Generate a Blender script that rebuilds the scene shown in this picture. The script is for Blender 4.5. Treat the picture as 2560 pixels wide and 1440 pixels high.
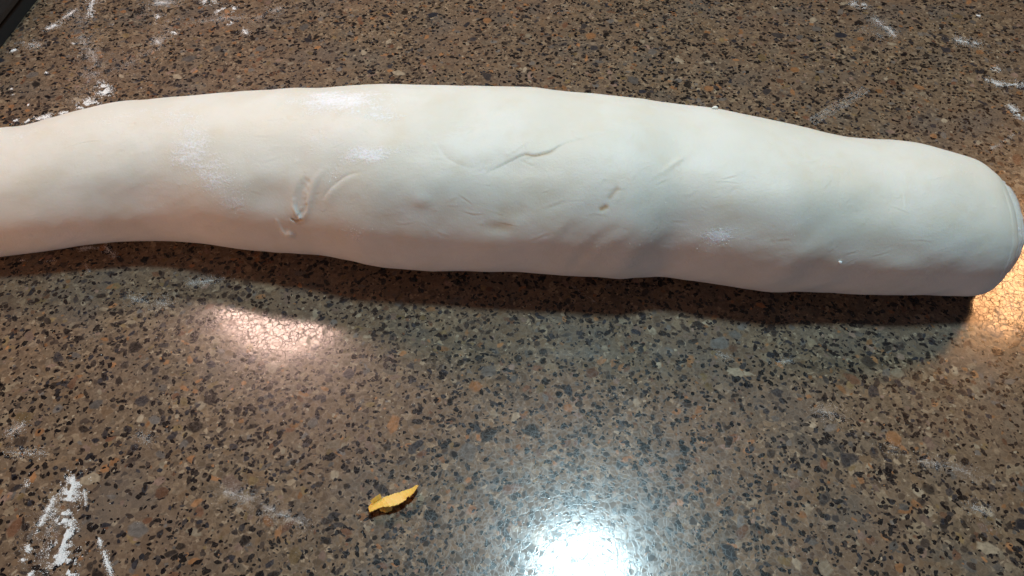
import bpy, bmesh, math
import numpy as np
from mathutils import Vector

for o in list(bpy.data.objects):
    bpy.data.objects.remove(o, do_unlink=True)
SC = bpy.context.scene
COL = SC.collection
RNG = np.random.default_rng(7)

# ------------------------------------------------------------------ camera
cam_d = bpy.data.cameras.new('camera')
cam = bpy.data.objects.new('camera', cam_d)
COL.objects.link(cam)
cam.location = (0, 0, 0.30)
cam.rotation_euler = (math.radians(90 - 52), 0, 0)
cam_d.sensor_fit = 'HORIZONTAL'
cam_d.angle = math.radians(66)
cam_d.clip_start = 0.01
cam_d.clip_end = 50
SC.camera = cam

# ------------------------------------------------------------------ room light
W = bpy.data.worlds.new('World')
SC.world = W
W.use_nodes = True
bg = W.node_tree.nodes['Background']
bg.inputs[0].default_value = (0.95, 0.86, 0.84, 1)
bg.inputs[1].default_value = 0.018


def lamp(name, loc, target, size, power, color, shape='DISK', size_y=None):
    d = bpy.data.lights.new(name, 'AREA')
    d.shape = shape
    d.size = size
    if size_y:
        d.size_y = size_y
    d.energy = power
    d.color = color
    o = bpy.data.objects.new(name, d)
    COL.objects.link(o)
    o.location = loc
    o.rotation_euler = (Vector(target) - Vector(loc)).to_track_quat('-Z', 'Y').to_euler()
    return o


lamp('ceiling_lamp', (0.1065, 0.387, 0.90), (0.05, 0.27, 0), 0.105, 6.9, (0.64, 0.90, 1.0))
lamp('cabinet_lamp_left', (-0.295, 0.632, 0.50), (-0.1, 0.27, 0.03), 0.18, 2.2, (1.0, 0.66, 0.54))
lamp('cabinet_lamp_right', (0.635, 0.645, 0.50), (0.2, 0.27, 0.03), 0.12, 1.25, (1.0, 0.49, 0.21), 'SQUARE')
lamp('front_fill', (0.40, -1.7, 0.32), (0, 0.27, 0.03), 1.0, 4.0, (0.81, 0.775, 1.0), 'RECTANGLE', 0.5)  # added fill from behind the camera, brightens the dough's near underside
lamp('room_lamp_warm', (-0.62, 0.0, 0.16), (-0.32, 0.27, 0.03), 0.16, 1.2, (1.0, 0.50, 0.28))

SC.view_settings.view_transform = 'Standard'
SC.view_settings.look = 'None'
SC.view_settings.exposure = 0.0
SC.view_settings.gamma = 1.0
SC.view_settings.use_curve_mapping = False
SC.cycles.use_denoising = True
SC.cycles.max_bounces = 8


# ------------------------------------------------------------------ helpers
def lin(r, g, b):
    f = lambda c: (c / 255 / 12.92) if c / 255 <= 0.04045 else ((c / 255 + 0.055) / 1.055) ** 2.4
    return (f(r), f(g), f(b))


def material(name):
    m = bpy.data.materials.new(name)
    m.use_nodes = True
    nt = m.node_tree
    return m, nt, nt.nodes, nt.links, nt.nodes['Principled BSDF']


def nd(ns, kind, **kw):
    n = ns.new(kind)
    for k, v in kw.items():
        if k in n.inputs:
            n.inputs[k].default_value = v
        else:
            setattr(n, k, v)
    return n


def ramp(ns, stops, interp='LINEAR'):
    r = ns.new('ShaderNodeValToRGB')
    r.color_ramp.interpolation = interp
    e = r.color_ramp.elements
    while len(e) > 1:
        e.remove(e[-1])
    e[0].position = stops[0][0]
    e[0].color = (*stops[0][1], 1)
    for p, c in stops[1:]:
        k = e.new(p)
        k.color = (*c, 1)
    return r


def mixrgb(ns, ls, fac, a, b, blend='MIX'):
    m = ns.new('ShaderNodeMix')
    m.data_type = 'RGBA'
    m.blend_type = blend
    for sock, v in ((m.inputs[0], fac), (m.inputs[6], a), (m.inputs[7], b)):
        if hasattr(v, 'links') or isinstance(v, bpy.types.NodeSocket):
            ls.new(v, sock)
        elif isinstance(v, tuple):
            sock.default_value = (*v, 1)
        else:
            sock.default_value = v
    return m.outputs[2]


def math_n(ns, ls, op, a, b=None, c=None, clamp=False):
    m = ns.new('ShaderNodeMath')
    m.operation = op
    m.use_clamp = clamp
    for i, v in enumerate((a, b, c)):
        if v is None:
            continue
        if isinstance(v, bpy.types.NodeSocket):
            ls.new(v, m.inputs[i])
        else:
            m.inputs[i].default_value = v
    return m.outputs[0]


def maprange(ns, ls, v, a, b, c, d, kind='SMOOTHSTEP'):
    m = ns.new('ShaderNodeMapRange')
    m.interpolation_type = kind
    ls.new(v, m.inputs[0])
    for i, x in enumerate((a, b, c, d)):
        m.inputs[i + 1].default_value = x
    return m.outputs[0]


def mesh_object(name, verts, faces, mat, parent=None, smooth=False):
    me = bpy.data.meshes.new(name)
    me.from_pydata([tuple(map(float, v)) for v in verts], [], faces)
    if smooth:
        me.polygons.foreach_set('use_smooth', np.ones(len(me.polygons), bool))
    me.update()
    me.materials.append(mat)
    o = bpy.data.objects.new(name, me)
    COL.objects.link(o)
    if parent:
        o.parent = parent
    return o


def fix_normals(o):
    bm = bmesh.new()
    bm.from_mesh(o.data)
    bmesh.ops.recalc_face_normals(bm, faces=bm.faces)
    bm.to_mesh(o.data)
    bm.free()


def fast_mesh(name, verts, loops, counts, mat):
    """mesh from numpy arrays: verts (n,3), loops flat, counts per face"""
    me = bpy.data.meshes.new(name)
    me.vertices.add(len(verts))
    me.vertices.foreach_set('co', np.ascontiguousarray(verts, np.float32).ravel())
    me.loops.add(len(loops))
    me.loops.foreach_set('vertex_index', np.ascontiguousarray(loops, np.int32))
    starts = np.concatenate([[0], np.cumsum(counts)[:-1]]).astype(np.int32)
    me.polygons.add(len(counts))
    me.polygons.foreach_set('loop_start', starts)
    me.update(calc_edges=True)
    me.materials.append(mat)
    return me


def tag(o, label=None, category=None, group=None, kind=None):
    for k, v in (('label', label), ('category', category), ('group', group), ('kind', kind)):
        if v:
            o[k] = v
    return o


def hash3(i, j, k, seed):
    h = (i * 374761393 + j * 668265263 + k * 2147483647 + seed * 1274126177) & 0xFFFFFFFF
    h = ((h ^ (h >> 13)) * 1274126177) & 0xFFFFFFFF
    h = h ^ (h >> 16)
    return (h & 0xFFFFFF) / float(0xFFFFFF)


def vnoise(x, y, z, seed=0):
    xi, yi, zi = (np.floor(q).astype(np.int64) for q in (x, y, z))
    fx, fy, fz = x - xi, y - yi, z - zi
    s = lambda t: t * t * t * (t * (t * 6 - 15) + 10)
    fx, fy, fz = s(fx), s(fy), s(fz)
    r = 0
    for a in (0, 1):
        for b in (0, 1):
            for c in (0, 1):
                w = (fx if a else 1 - fx) * (fy if b else 1 - fy) * (fz if c else 1 - fz)
                r = r + w * hash3(xi + a, yi + b, zi + c, seed)
    return r * 2 - 1


def sstep(e0, e1, x):
    t = np.clip((x - e0) / (e1 - e0), 0, 1)
    return t * t * (3 - 2 * t)


# ------------------------------------------------------------------ counter
def counter_material():
    m, nt, ns, ls, P = material('speckled_quartz')
    geo = ns.new('ShaderNodeNewGeometry')
    pos = geo.outputs['Position']
    n0 = nd(ns, 'ShaderNodeTexNoise', Scale=260.0, Detail=3.0)
    ls.new(pos, n0.inputs['Vector'])
    sub = ns.new('ShaderNodeVectorMath'); sub.operation = 'SUBTRACT'
    ls.new(n0.outputs['Color'], sub.inputs[0]); sub.inputs[1].default_value = (.5, .5, .5)
    sc = ns.new('ShaderNodeVectorMath'); sc.operation = 'SCALE'
    ls.new(sub.outputs[0], sc.inputs[0]); sc.inputs['Scale'].default_value = 0.0032
    add = ns.new('ShaderNodeVectorMath'); add.operation = 'ADD'
    ls.new(pos, add.inputs[0]); ls.new(sc.outputs[0], add.inputs[1])
    dp = add.outputs[0]

    def vor(scale, feature='F1'):
        v = ns.new('ShaderNodeTexVoronoi')
        v.feature = feature
        v.inputs['Scale'].default_value = scale
        ls.new(dp, v.inputs['Vector'])
        return v
    va, vb, vc = vor(190), vor(430), vor(880)
    ea, eb = vor(190, 'DISTANCE_TO_EDGE'), vor(430, 'DISTANCE_TO_EDGE')
    sep = lambda v: ns.new('ShaderNodeSeparateColor')

    def chan(v, i):
        s = ns.new('ShaderNodeSeparateColor')
        ls.new(v.outputs['Color'], s.inputs[0])
        return s.outputs[i]
    A = (0.128, 0.101, 0.078)
    rampA = ramp(ns, [(0, (.075, .056, .042)), (.2, (.110, .079, .056)), (.42, (.150, .112, .080)), (.55, (.105, .086, .070)), (.7, (.135, .090, .058)),
                      (.86, (.190, .135, .092)), (1, (.23, .185, .135))])
    ls.new(chan(va, 0), rampA.inputs[0])
    rampB = ramp(ns, [(0, (.020, .017, .017)), (.08, (.050, .038, .032)), (.16, (.105, .077, .056)), (.45, (.145, .108, .077)), (.6, (.095, .075, .060)),
                      (.8, (.150, .102, .066)), (.93, (.21, .16, .115)), (1, (.29, .23, .17))])
    ls.new(chan(vb, 1), rampB.inputs[0])
    rampC = ramp(ns, [(0, (.009, .008, .009)), (.08, (.014, .012, .013)), (.12, (.105, .077, .056)), (.55, (.15, .112, .082)), (.9, (.17, .125, .09)), (1, (.30, .24, .18))])
    ls.new(chan(vc, 0), rampC.inputs[0])
    selAB = maprange(ns, ls, chan(va, 1), .50, .54, 0, 1)
    base = mixrgb(ns, ls, selAB, rampB.outputs[0], rampA.outputs[0])
    selC = maprange(ns, ls, chan(vb, 2), .52, .56, 0, 1)
    base = mixrgb(ns, ls, selC, base, rampC.outputs[0])
    # cloudy variation inside the stone
    n1 = nd(ns, 'ShaderNodeTexNoise', Scale=420.0, Detail=4.0, Roughness=.6)
    ls.new(pos, n1.inputs['Vector'])
    var = maprange(ns, ls, n1.outputs[0], .25, .75, .62, 1.38, 'LINEAR')
    base = mixrgb(ns, ls, 1.0, base, var, 'MULTIPLY')
    base = mixrgb(ns, ls, 1.0, base, (1.07, 1.02, .91), 'MULTIPLY')
    n2 = nd(ns, 'ShaderNodeTexNoise', Scale=16.0, Detail=2.0)
    ls.new(pos, n2.inputs['Vector'])
    base = mixrgb(ns, ls, maprange(ns, ls, n2.outputs[0], .38, .66, 0, .42), base, (.160, .100, .066))
    n6 = nd(ns, 'ShaderNodeTexNoise', Scale=27.0, Detail=2.0)
    ls.new(pos, n6.inputs['Vector'])
    base = mixrgb(ns, ls, maprange(ns, ls, n6.outputs[0], .50, .72, 0, .4), base, (.098, .094, .086))
    # stone chips set in it carry their own colour
    ca = nd(ns, 'ShaderNodeAttribute', attribute_name='chip_color')
    cm = nd(ns, 'ShaderNodeAttribute', attribute_name='chip_mask')
    chipc = mixrgb(ns, ls, 1.0, ca.outputs['Color'], var, 'MULTIPLY')
    col = mixrgb(ns, ls, cm.outputs['Fac'], base, chipc)
    ls.new(col, P.inputs['Base Color'])
    # relief: binder lines between grains are ground a hair lower and duller
    edge = math_n(ns, ls, 'MINIMUM', maprange(ns, ls, ea.outputs['Distance'], 0.0, .055, 0, 1),
                  maprange(ns, ls, eb.outputs['Distance'], 0.0, .08, 0, 1))
    n3 = nd(ns, 'ShaderNodeTexNoise', Scale=150.0, Detail=2.0)
    ls.new(pos, n3.inputs['Vector'])
    edge = math_n(ns, ls, 'MAXIMUM', edge, maprange(ns, ls, n3.outputs[0], .60, .75, 0, .7))
    rough = maprange(ns, ls, edge, 0, 1, .40, .27, 'LINEAR')
    ls.new(rough, P.inputs['Roughness'])
    P.inputs['Specular IOR Level'].default_value = .19
    P.inputs['Coat Weight'].default_value = 1.0
    cw = maprange(ns, ls, edge, 0, 1, .55, 1, 'LINEAR')
    ls.new(cw, P.inputs['Coat Weight'])
    crr = math_n(ns, ls, 'MULTIPLY_ADD', chan(vb, 0), .10, .05)
    cr = math_n(ns, ls, 'ADD', crr, maprange(ns, ls, edge, 0, 1, .16, 0, 'LINEAR'))
    ls.new(cr, P.inputs['Coat Roughness'])
    b = nd(ns, 'ShaderNodeBump', Strength=.07, Distance=.00006)
    ls.new(edge, b.inputs['Height'])
    b2 = nd(ns, 'ShaderNodeBump', Strength=.12, Distance=.00004)
    ls.new(n1.outputs[0], b2.inputs['Height'])
    ls.new(b.outputs[0], b2.inputs['Normal'])
    ls.new(b2.outputs[0], P.inputs['Normal'])
    ls.new(b2.outputs[0], P.inputs['Coat Normal'])
    return m


M_COUNTER = counter_material()
CX0, CX1, CY0, CY1, CT = -0.62, 0.62, -0.06, 0.74, 0.03


def build_counter():
    bv = .004
    vs, fs = [], []
    prof = [(0, -CT), (0, -bv), (bv * .3, -bv * .3), (bv, 0)]
    for ins, z in prof:
        vs += [(CX0 + ins, CY0 + ins, z), (CX1 - ins, CY0 + ins, z), (CX1 - ins, CY1 - ins, z), (CX0 + ins, CY1 - ins, z)]
    for r in range(len(prof) - 1):
        for k in range(4):
            a, b2 = r * 4 + k, r * 4 + (k + 1) % 4
            fs.append((a, b2, b2 + 4, a + 4))
    t = (len(prof) - 1) * 4
    fs.append((t, t + 1, t + 2, t + 3))
    fs.append((3, 2, 1, 0))
    o = mesh_object('countertop', vs, fs, M_COUNTER)
    return tag(o, kind='structure')


COUNTER = build_counter()


CHIP = dict(black=(.0035, .003, .004), slate=(.020, .020, .025), dark=(.032, .023, .019), tan=(.165, .122, .084), grey=(.115, .100, .088),
            orange=(.25, .120, .052), rust=(.125, .060, .034), cream=(.27, .215, .15), pink=(.19, .125, .095), ochre=(.17, .115, .055))


def chip_field(pos, rad, kinds, nv, soft, zr, rng, elong=(1.0, 1.4), rough=.24):
    """flat angular chips lying flush in the slab: verts, loops, counts, mask, colour; a soft rim when soft > 0"""
    n = len(pos)
    a = np.linspace(0, 2 * np.pi, nv, endpoint=False)[None] + rng.uniform(-.42, .42, (n, nv)) * (2 * np.pi / nv)
    rr = rad[:, None] * (1 + rng.uniform(-rough, rough, (n, nv)))
    e = rng.uniform(*elong, (n, 1))
    px, py = np.cos(a) * rr * e, np.sin(a) * rr / e
    t = rng.uniform(0, np.pi, (n, 1))
    x, y = px * np.cos(t) - py * np.sin(t), px * np.sin(t) + py * np.cos(t)
    z = rng.uniform(*zr, n)[:, None] * np.ones(nv)
    top = np.stack([x, y, z], -1)
    ring = np.arange(nv)
    if soft > 0:
        inn = top.copy(); inn[..., :2] *= 1 - soft
        top[..., 2] *= .5
        V = np.concatenate([top, inn], 1)
        q = np.stack([ring, (ring + 1) % nv, nv + (ring + 1) % nv, nv + ring], -1).ravel()
        L1 = np.r_[q, ring + nv]
        C1 = np.r_[np.full(nv, 4), nv]
        M = np.concatenate([np.repeat(rng.uniform(0, .35, (n, 1)), nv, 1), np.repeat(rng.uniform(.75, 1, (n, 1)), nv, 1)], 1)
        m = 2 * nv
    else:
        V, L1, C1, M, m = top, ring, np.array([nv]), np.repeat(rng.uniform(.9, 1, (n, 1)), nv, 1), nv
    V[..., :2] += pos[:, None]
    L = (L1[None] + (np.arange(n) * m)[:, None]).ravel()
    pal = np.array([CHIP[k] for k in kinds])
    col = pal[rng.integers(len(pal), size=n)] * rng.uniform(.7, 1.3, (n, 1))
    return V.reshape(-1, 3), L, np.tile(C1, n), M.ravel(), np.repeat(col, m, 0)


def chip_attrs(me, col, mask):
    a = me.attributes.new('chip_color', 'FLOAT_COLOR', 'POINT')
    a.data.foreach_set('color', np.c_[col, np.ones(len(col))].astype(np.float32).ravel())
    b = me.attributes.new('chip_mask', 'FLOAT', 'POINT')
    b.data.foreach_set('value', np.asarray(mask, np.float32))


def build_chips():
    rng = np.random.default_rng(21)
    # large chips: single parts, sharing a few shapes
    protos = []
    kinds = ['slate', 'slate', 'black', 'dark', 'slate', 'black', 'tan', 'tan', 'grey', 'grey', 'pink', 'cream', 'orange', 'rust', 'ochre', 'dark']
    for i in range(48):
        V, L, C, M, K = chip_field(np.zeros((1, 2)), np.array([rng.uniform(.0023, .0042)]), [kinds[i % len(kinds)]], int(rng.integers(8, 12)), .24, (.000013, .000015), rng)
        me = fast_mesh('stone_chip', V, L, C, M_COUNTER)
        chip_attrs(me, K, M)
        protos.append(me)
    placed = []
    tries = 0
    while len(placed) < 300 and tries < 8000:
        tries += 1
        y = rng.uniform(.085, .47)
        x = rng.uniform(-1, 1) * (.17 + .42 * y)
        if any((x - a) ** 2 + (y - b) ** 2 < .0085 ** 2 for a, b in placed):
            continue
        if .215 < y < .335 and x < .24:
            continue
        placed.append((x, y))
        o = bpy.data.objects.new('stone_chip', protos[int(rng.integers(len(protos)))])
        COL.objects.link(o)
        o.parent = COUNTER
        o.location = (x, y, 0)
        o.rotation_euler = (0, 0, rng.uniform(0, 6.28))
        q = rng.uniform(.55, 1.15)
        o.scale = (q, q, 1)
    # the rest of the aggregate, in loose drifts
    out = []
    nv0 = 0

    def put(n, r0, r1, kinds, nv, soft, zr, bias, elong=(1.0, 1.5)):
        nonlocal nv0
        m = n * 4
        y = rng.uniform(.05, .60, m)
        x = rng.uniform(-1, 1, m) * (.20 + .50 * y)
        dens = .5 + .5 * (vnoise(x * 70, y * 70, x * 0, 51) * .6 + vnoise(x * 210, y * 210, x * 0, 52) * .7)
        keep = rng.random(m) < np.clip(1 - bias + bias * 2 * dens, 0, 1) * .62
        # area weighting of the trapezoid
        keep &= rng.random(m) < (.20 + .50 * y) / .5
        pos = np.stack([x, y], -1)[keep][:n]
        rad = r0 * (r1 / r0) ** (rng.random(len(pos)) ** 1.4)
        V, L, C, M, K = chip_field(pos, rad, kinds, nv, soft, zr, rng, elong)
        out.append((V, L + nv0, C, M, K))
        nv0 += len(V)
    put(9000, .0008, .0026, ['tan', 'grey', 'grey', 'tan', 'dark', 'rust', 'orange', 'pink', 'ochre', 'cream', 'orange'], 8, .28, (.000004, .000006), .3)
    put(5200, .0009, .0023, ['slate', 'black', 'dark', 'black', 'slate'], 8, .24, (.0000065, .0000085), .8)
    put(40000, .00040, .00135, ['black', 'black', 'black', 'black', 'black', 'black', 'slate', 'dark'], 7, 0, (.000009, .000012), .9, (1.0, 1.5))
    put(5000, .0003, .0008, ['cream', 'tan', 'pink', 'cream', 'orange'], 6, 0, (.000009, .000012), .3)
    V, L, C, M, K = (np.concatenate([o[i] for o in out]) for i in range(5))
    me = fast_mesh('stone_chips', V, L, C, M_COUNTER)
    chip_attrs(me, K, M)
    o = bpy.data.objects.new('stone_chips', me)
    COL.objects.link(o)
    o.parent = COUNTER
    tag(o, kind='stuff')


build_chips()

# ------------------------------------------------------------------ dough
NODES = [(-0.3, 0.2634, 0.0286), (-0.29, 0.2657, 0.0294), (-0.28, 0.268, 0.0302), (-0.27, 0.2704, 0.031), (-0.26, 0.2727, 0.0317), (-0.25, 0.2751, 0.0325), (-0.24, 0.2766, 0.0323), (-0.23, 0.2788, 0.0332), (-0.22, 0.2812, 0.0343), (-0.21, 0.2835, 0.0352), (-0.2, 0.2856, 0.036), (-0.19, 0.287, 0.0364), (-0.18, 0.2874, 0.0364), (-0.17, 0.2882, 0.0368), (-0.16, 0.2881, 0.0375), (-0.15, 0.2876, 0.0383), (-0.14, 0.2864, 0.0394), (-0.13, 0.2853, 0.0404), (-0.12, 0.2845, 0.0411), (-0.11, 0.2835, 0.0416), (-0.1, 0.2827, 0.042), (-0.09, 0.2819, 0.0424), (-0.08, 0.2804, 0.0436), (-0.07, 0.2786, 0.0447), (-0.06, 0.2768, 0.0455), (-0.05, 0.276, 0.0457), (-0.04, 0.2754, 0.0459), (-0.03, 0.2751, 0.0459), (-0.02, 0.2745, 0.0459), (-0.01, 0.2738, 0.0461), (0.0, 0.2736, 0.0461), (0.01, 0.2733, 0.0462), (0.02, 0.2721, 0.0458), (0.03, 0.271, 0.0457), (0.04, 0.2701, 0.0456), (0.05, 0.2692, 0.0454), (0.06, 0.2697, 0.0446), (0.07, 0.2698, 0.0436), (0.08, 0.268, 0.0434), (0.09, 0.2662, 0.0435), (0.1, 0.2642, 0.0434), (0.11, 0.262, 0.0429), (0.12, 0.2601, 0.0423), (0.13, 0.2595, 0.0411), (0.14, 0.2585, 0.04), (0.15, 0.2572, 0.0389), (0.16, 0.2562, 0.0383), (0.17, 0.2554, 0.0381), (0.18, 0.2553, 0.0379), (0.19, 0.2546, 0.037), (0.2, 0.2534, 0.0356), (0.21, 0.2522, 0.0343), (0.22, 0.2512, 0.0329), (0.23, 0.25, 0.0317), (0.24, 0.2488, 0.0305)]
FLOUR_ON_DOUGH = [(-0.0798, 1.388, 0.026, 0.27, 0.1, 0.9), (-0.0578, 1.641, 0.0105, 0.096, 0.1, 0.75), (-0.0618, 2.112, 0.015, 0.096, -0.1, 0.9), (-0.0878, 1.972, 0.0095, 0.253, 0.5, 0.4), (-0.1439, 2.086, 0.0111, 0.349, 0.3, 0.75), (-0.1333, 2.417, 0.0115, 0.297, 0.6, 0.7), (-0.1248, 2.688, 0.0115, 0.218, 0.8, 0.65), (-0.1534, 1.606, 0.0125, 0.192, 0.3, 0.65), (-0.1829, 1.501, 0.0295, 0.227, -0.1, 0.5), (0.0884, 2.775, 0.0075, 0.105, -0.4, 1.0), (-0.0693, 3.037, 0.0055, 0.131, 0.3, 0.6), (0.0053, 1.937, 0.0135, 0.096, -0.2, 0.35), (-0.1168, 2.129, 0.011, 0.184, 0, 0.3), (-0.0778, 2.365, 0.0035, 0.157, 0.6, 0.5), (0.0038, 2.513, 0.033, 0.253, 0, 0.1), (-0.2284, 1.414, 0.0175, 0.209, 0, 0.5), (0.1975, 1.518, 0.0135, 0.219, 0.6, 0.4), (0.1224, 1.876, 0.0375, 0.279, 0, 0.08), (0.0823, 2.993, 0.0096, 0.088, 0, 0.25), (0.1219, 2.627, 0.016, 0.296, 0, 0.12)]
TS = 0.041   # metres per radian round the roll


def dough_material():
    m, nt, ns, ls, P = material('raw_dough')
    geo = ns.new('ShaderNodeNewGeometry')
    pos = geo.outputs['Position']
    fl = nd(ns, 'ShaderNodeAttribute', attribute_name='flour').outputs['Fac']
    ch = nd(ns, 'ShaderNodeAttribute', attribute_name='filling').outputs['Fac']
    n1 = nd(ns, 'ShaderNodeTexNoise', Scale=28.0, Detail=3.0)
    n2 = nd(ns, 'ShaderNodeTexNoise', Scale=900.0, Detail=3.0, Roughness=.7)
    n3 = nd(ns, 'ShaderNodeTexNoise', Scale=2200.0, Detail=2.0)
    n4 = nd(ns, 'ShaderNodeTexNoise', Scale=240.0, Detail=3.0, Roughness=.65)
    mp = ns.new('ShaderNodeMapping')
    mp.inputs['Rotation'].default_value = (0, 0, .5)
    mp.inputs['Scale'].default_value = (.4, 1, 1)
    ls.new(pos, mp.inputs['Vector'])
    for n in (n1, n2, n3):
        ls.new(pos, n.inputs['Vector'])
    ls.new(mp.outputs[0], n4.inputs['Vector'])
    c = mixrgb(ns, ls, maprange(ns, ls, n1.outputs[0], .35, .68, 0, 1), (.69, .666, .592), (.73, .714, .655))
    n5 = nd(ns, 'ShaderNodeTexNoise', Scale=75.0, Detail=4.0, Roughness=.6)
    ls.new(pos, n5.inputs['Vector'])
    c = mixrgb(ns, ls, maprange(ns, ls, n5.outputs[0], .45, .75, 0, .5), c, (.68, .625, .51))
    c = mixrgb(ns, ls, ch, c, (.55, .36, .15))
    g = math_n(ns, ls, 'ADD', math_n(ns, ls, 'MULTIPLY', n2.outputs[0], .55), math_n(ns, ls, 'MULTIPLY', n4.outputs[0], .45))
    thr = math_n(ns, ls, 'MULTIPLY_ADD', fl, -.40, .76)
    mask = maprange(ns, ls, math_n(ns, ls, 'SUBTRACT', g, thr), -.09, .19, 0, .95)
    c = mixrgb(ns, ls, mask, c, (.85, .86, .89))
    ls.new(c, P.inputs['Base Color'])
    ls.new(maprange(ns, ls, mask, 0, 1, .52, .9, 'LINEAR'), P.inputs['Roughness'])
    P.inputs['Specular IOR Level'].default_value = .35
    P.inputs['Subsurface Weight'].default_value = .65
    P.inputs['Subsurface Radius'].default_value = (1.0, .72, .5)
    P.inputs['Subsurface Scale'].default_value = .010
    b = nd(ns, 'ShaderNodeBump', Strength=.5, Distance=.0004)
    ls.new(mask, b.inputs['Height'])
    b2 = nd(ns, 'ShaderNodeBump', Strength=.45, Distance=.0003)
    ls.new(n2.outputs[0], b2.inputs['Height'])
    ls.new(b.outputs[0], b2.inputs['Normal'])
    b3 = nd(ns, 'ShaderNodeBump', Strength=.10, Distance=.0005)
    ls.new(n4.outputs[0], b3.inputs['Height'])
    ls.new(b2.outputs[0], b3.inputs['Normal'])
    ls.new(b3.outputs[0], P.inputs['Normal'])
    return m


M_DOUGH = dough_material()


def strand_material():
    m, nt, ns, ls, P = material('dough_scrap')
    geo = ns.new('ShaderNodeNewGeometry')
    n = nd(ns, 'ShaderNodeTexNoise', Scale=300.0, Detail=2.0)
    ls.new(geo.outputs['Position'], n.inputs['Vector'])
    r = ramp(ns, [(.3, (.70, .67, .59)), (.7, (.77, .75, .69))])
    ls.new(n.outputs[0], r.inputs[0])
    ls.new(r.outputs[0], P.inputs['Base Color'])
    P.inputs['Roughness'].default_value = .6
    P.inputs['Specular IOR Level'].default_value = .3
    return m


M_STRAND = strand_material()


def poly_dist(X, T, pts):
    """distance to a polyline in the unrolled skin, its side (+ = towards larger angle) and the run along it"""
    best = np.full(X.shape, 9.0)
    side = np.zeros(X.shape)
    run = np.zeros(X.shape)
    n = len(pts) - 1
    for k in range(n):
        (x0, t0), (x1, t1) = pts[k], pts[k + 1]
        t0, t1 = t0 * TS, t1 * TS
        dx, dt = x1 - x0, t1 - t0
        L2 = dx * dx + dt * dt + 1e-12
        q = np.clip(((X - x0) * dx + (T - t0) * dt) / L2, 0, 1)
        ex, et = X - x0 - q * dx, T - t0 - q * dt
        d = np.hypot(ex, et)
        mk = d < best
        best = np.where(mk, d, best)
        side = np.where(mk, np.sign(ex * -dt + et * dx), side)
        run = np.where(mk, (k + q) / n, run)
    return best, side, run


def smooth_poly(p, n=24):
    p = np.array(p, float)
    if len(p) < 3:
        return [tuple(q) for q in p]
    P = np.vstack([2 * p[0] - p[1], p, 2 * p[-1] - p[-2]])
    out = []
    for i in range(1, len(P) - 2):
        for t in np.linspace(0, 1, max(2, n // (len(p) - 1)), endpoint=False):
            a, b, c, d = P[i - 1:i + 3]
            out.append(.5 * ((2 * b) + (c - a) * t + (2 * a - 5 * b + 4 * c - d) * t * t + (3 * b - 3 * c + d - a) * t ** 3))
    out.append(p[-1])
    return [tuple(q) for q in out]


def dough_section(a, th):
    Ht = 1.62 * a
    c = .46 * Ht
    cs, sn = np.cos(th), np.sin(th)
    y = np.where(sn >= 0, a * cs, a * np.sign(cs) * np.abs(cs) ** .72)
    z = np.where(sn >= 0, c + (Ht - c) * np.abs(sn) ** .94, c - c * np.abs(sn) ** .80)
    return y, z


XR, XL = 0.2222, -0.345


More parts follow.
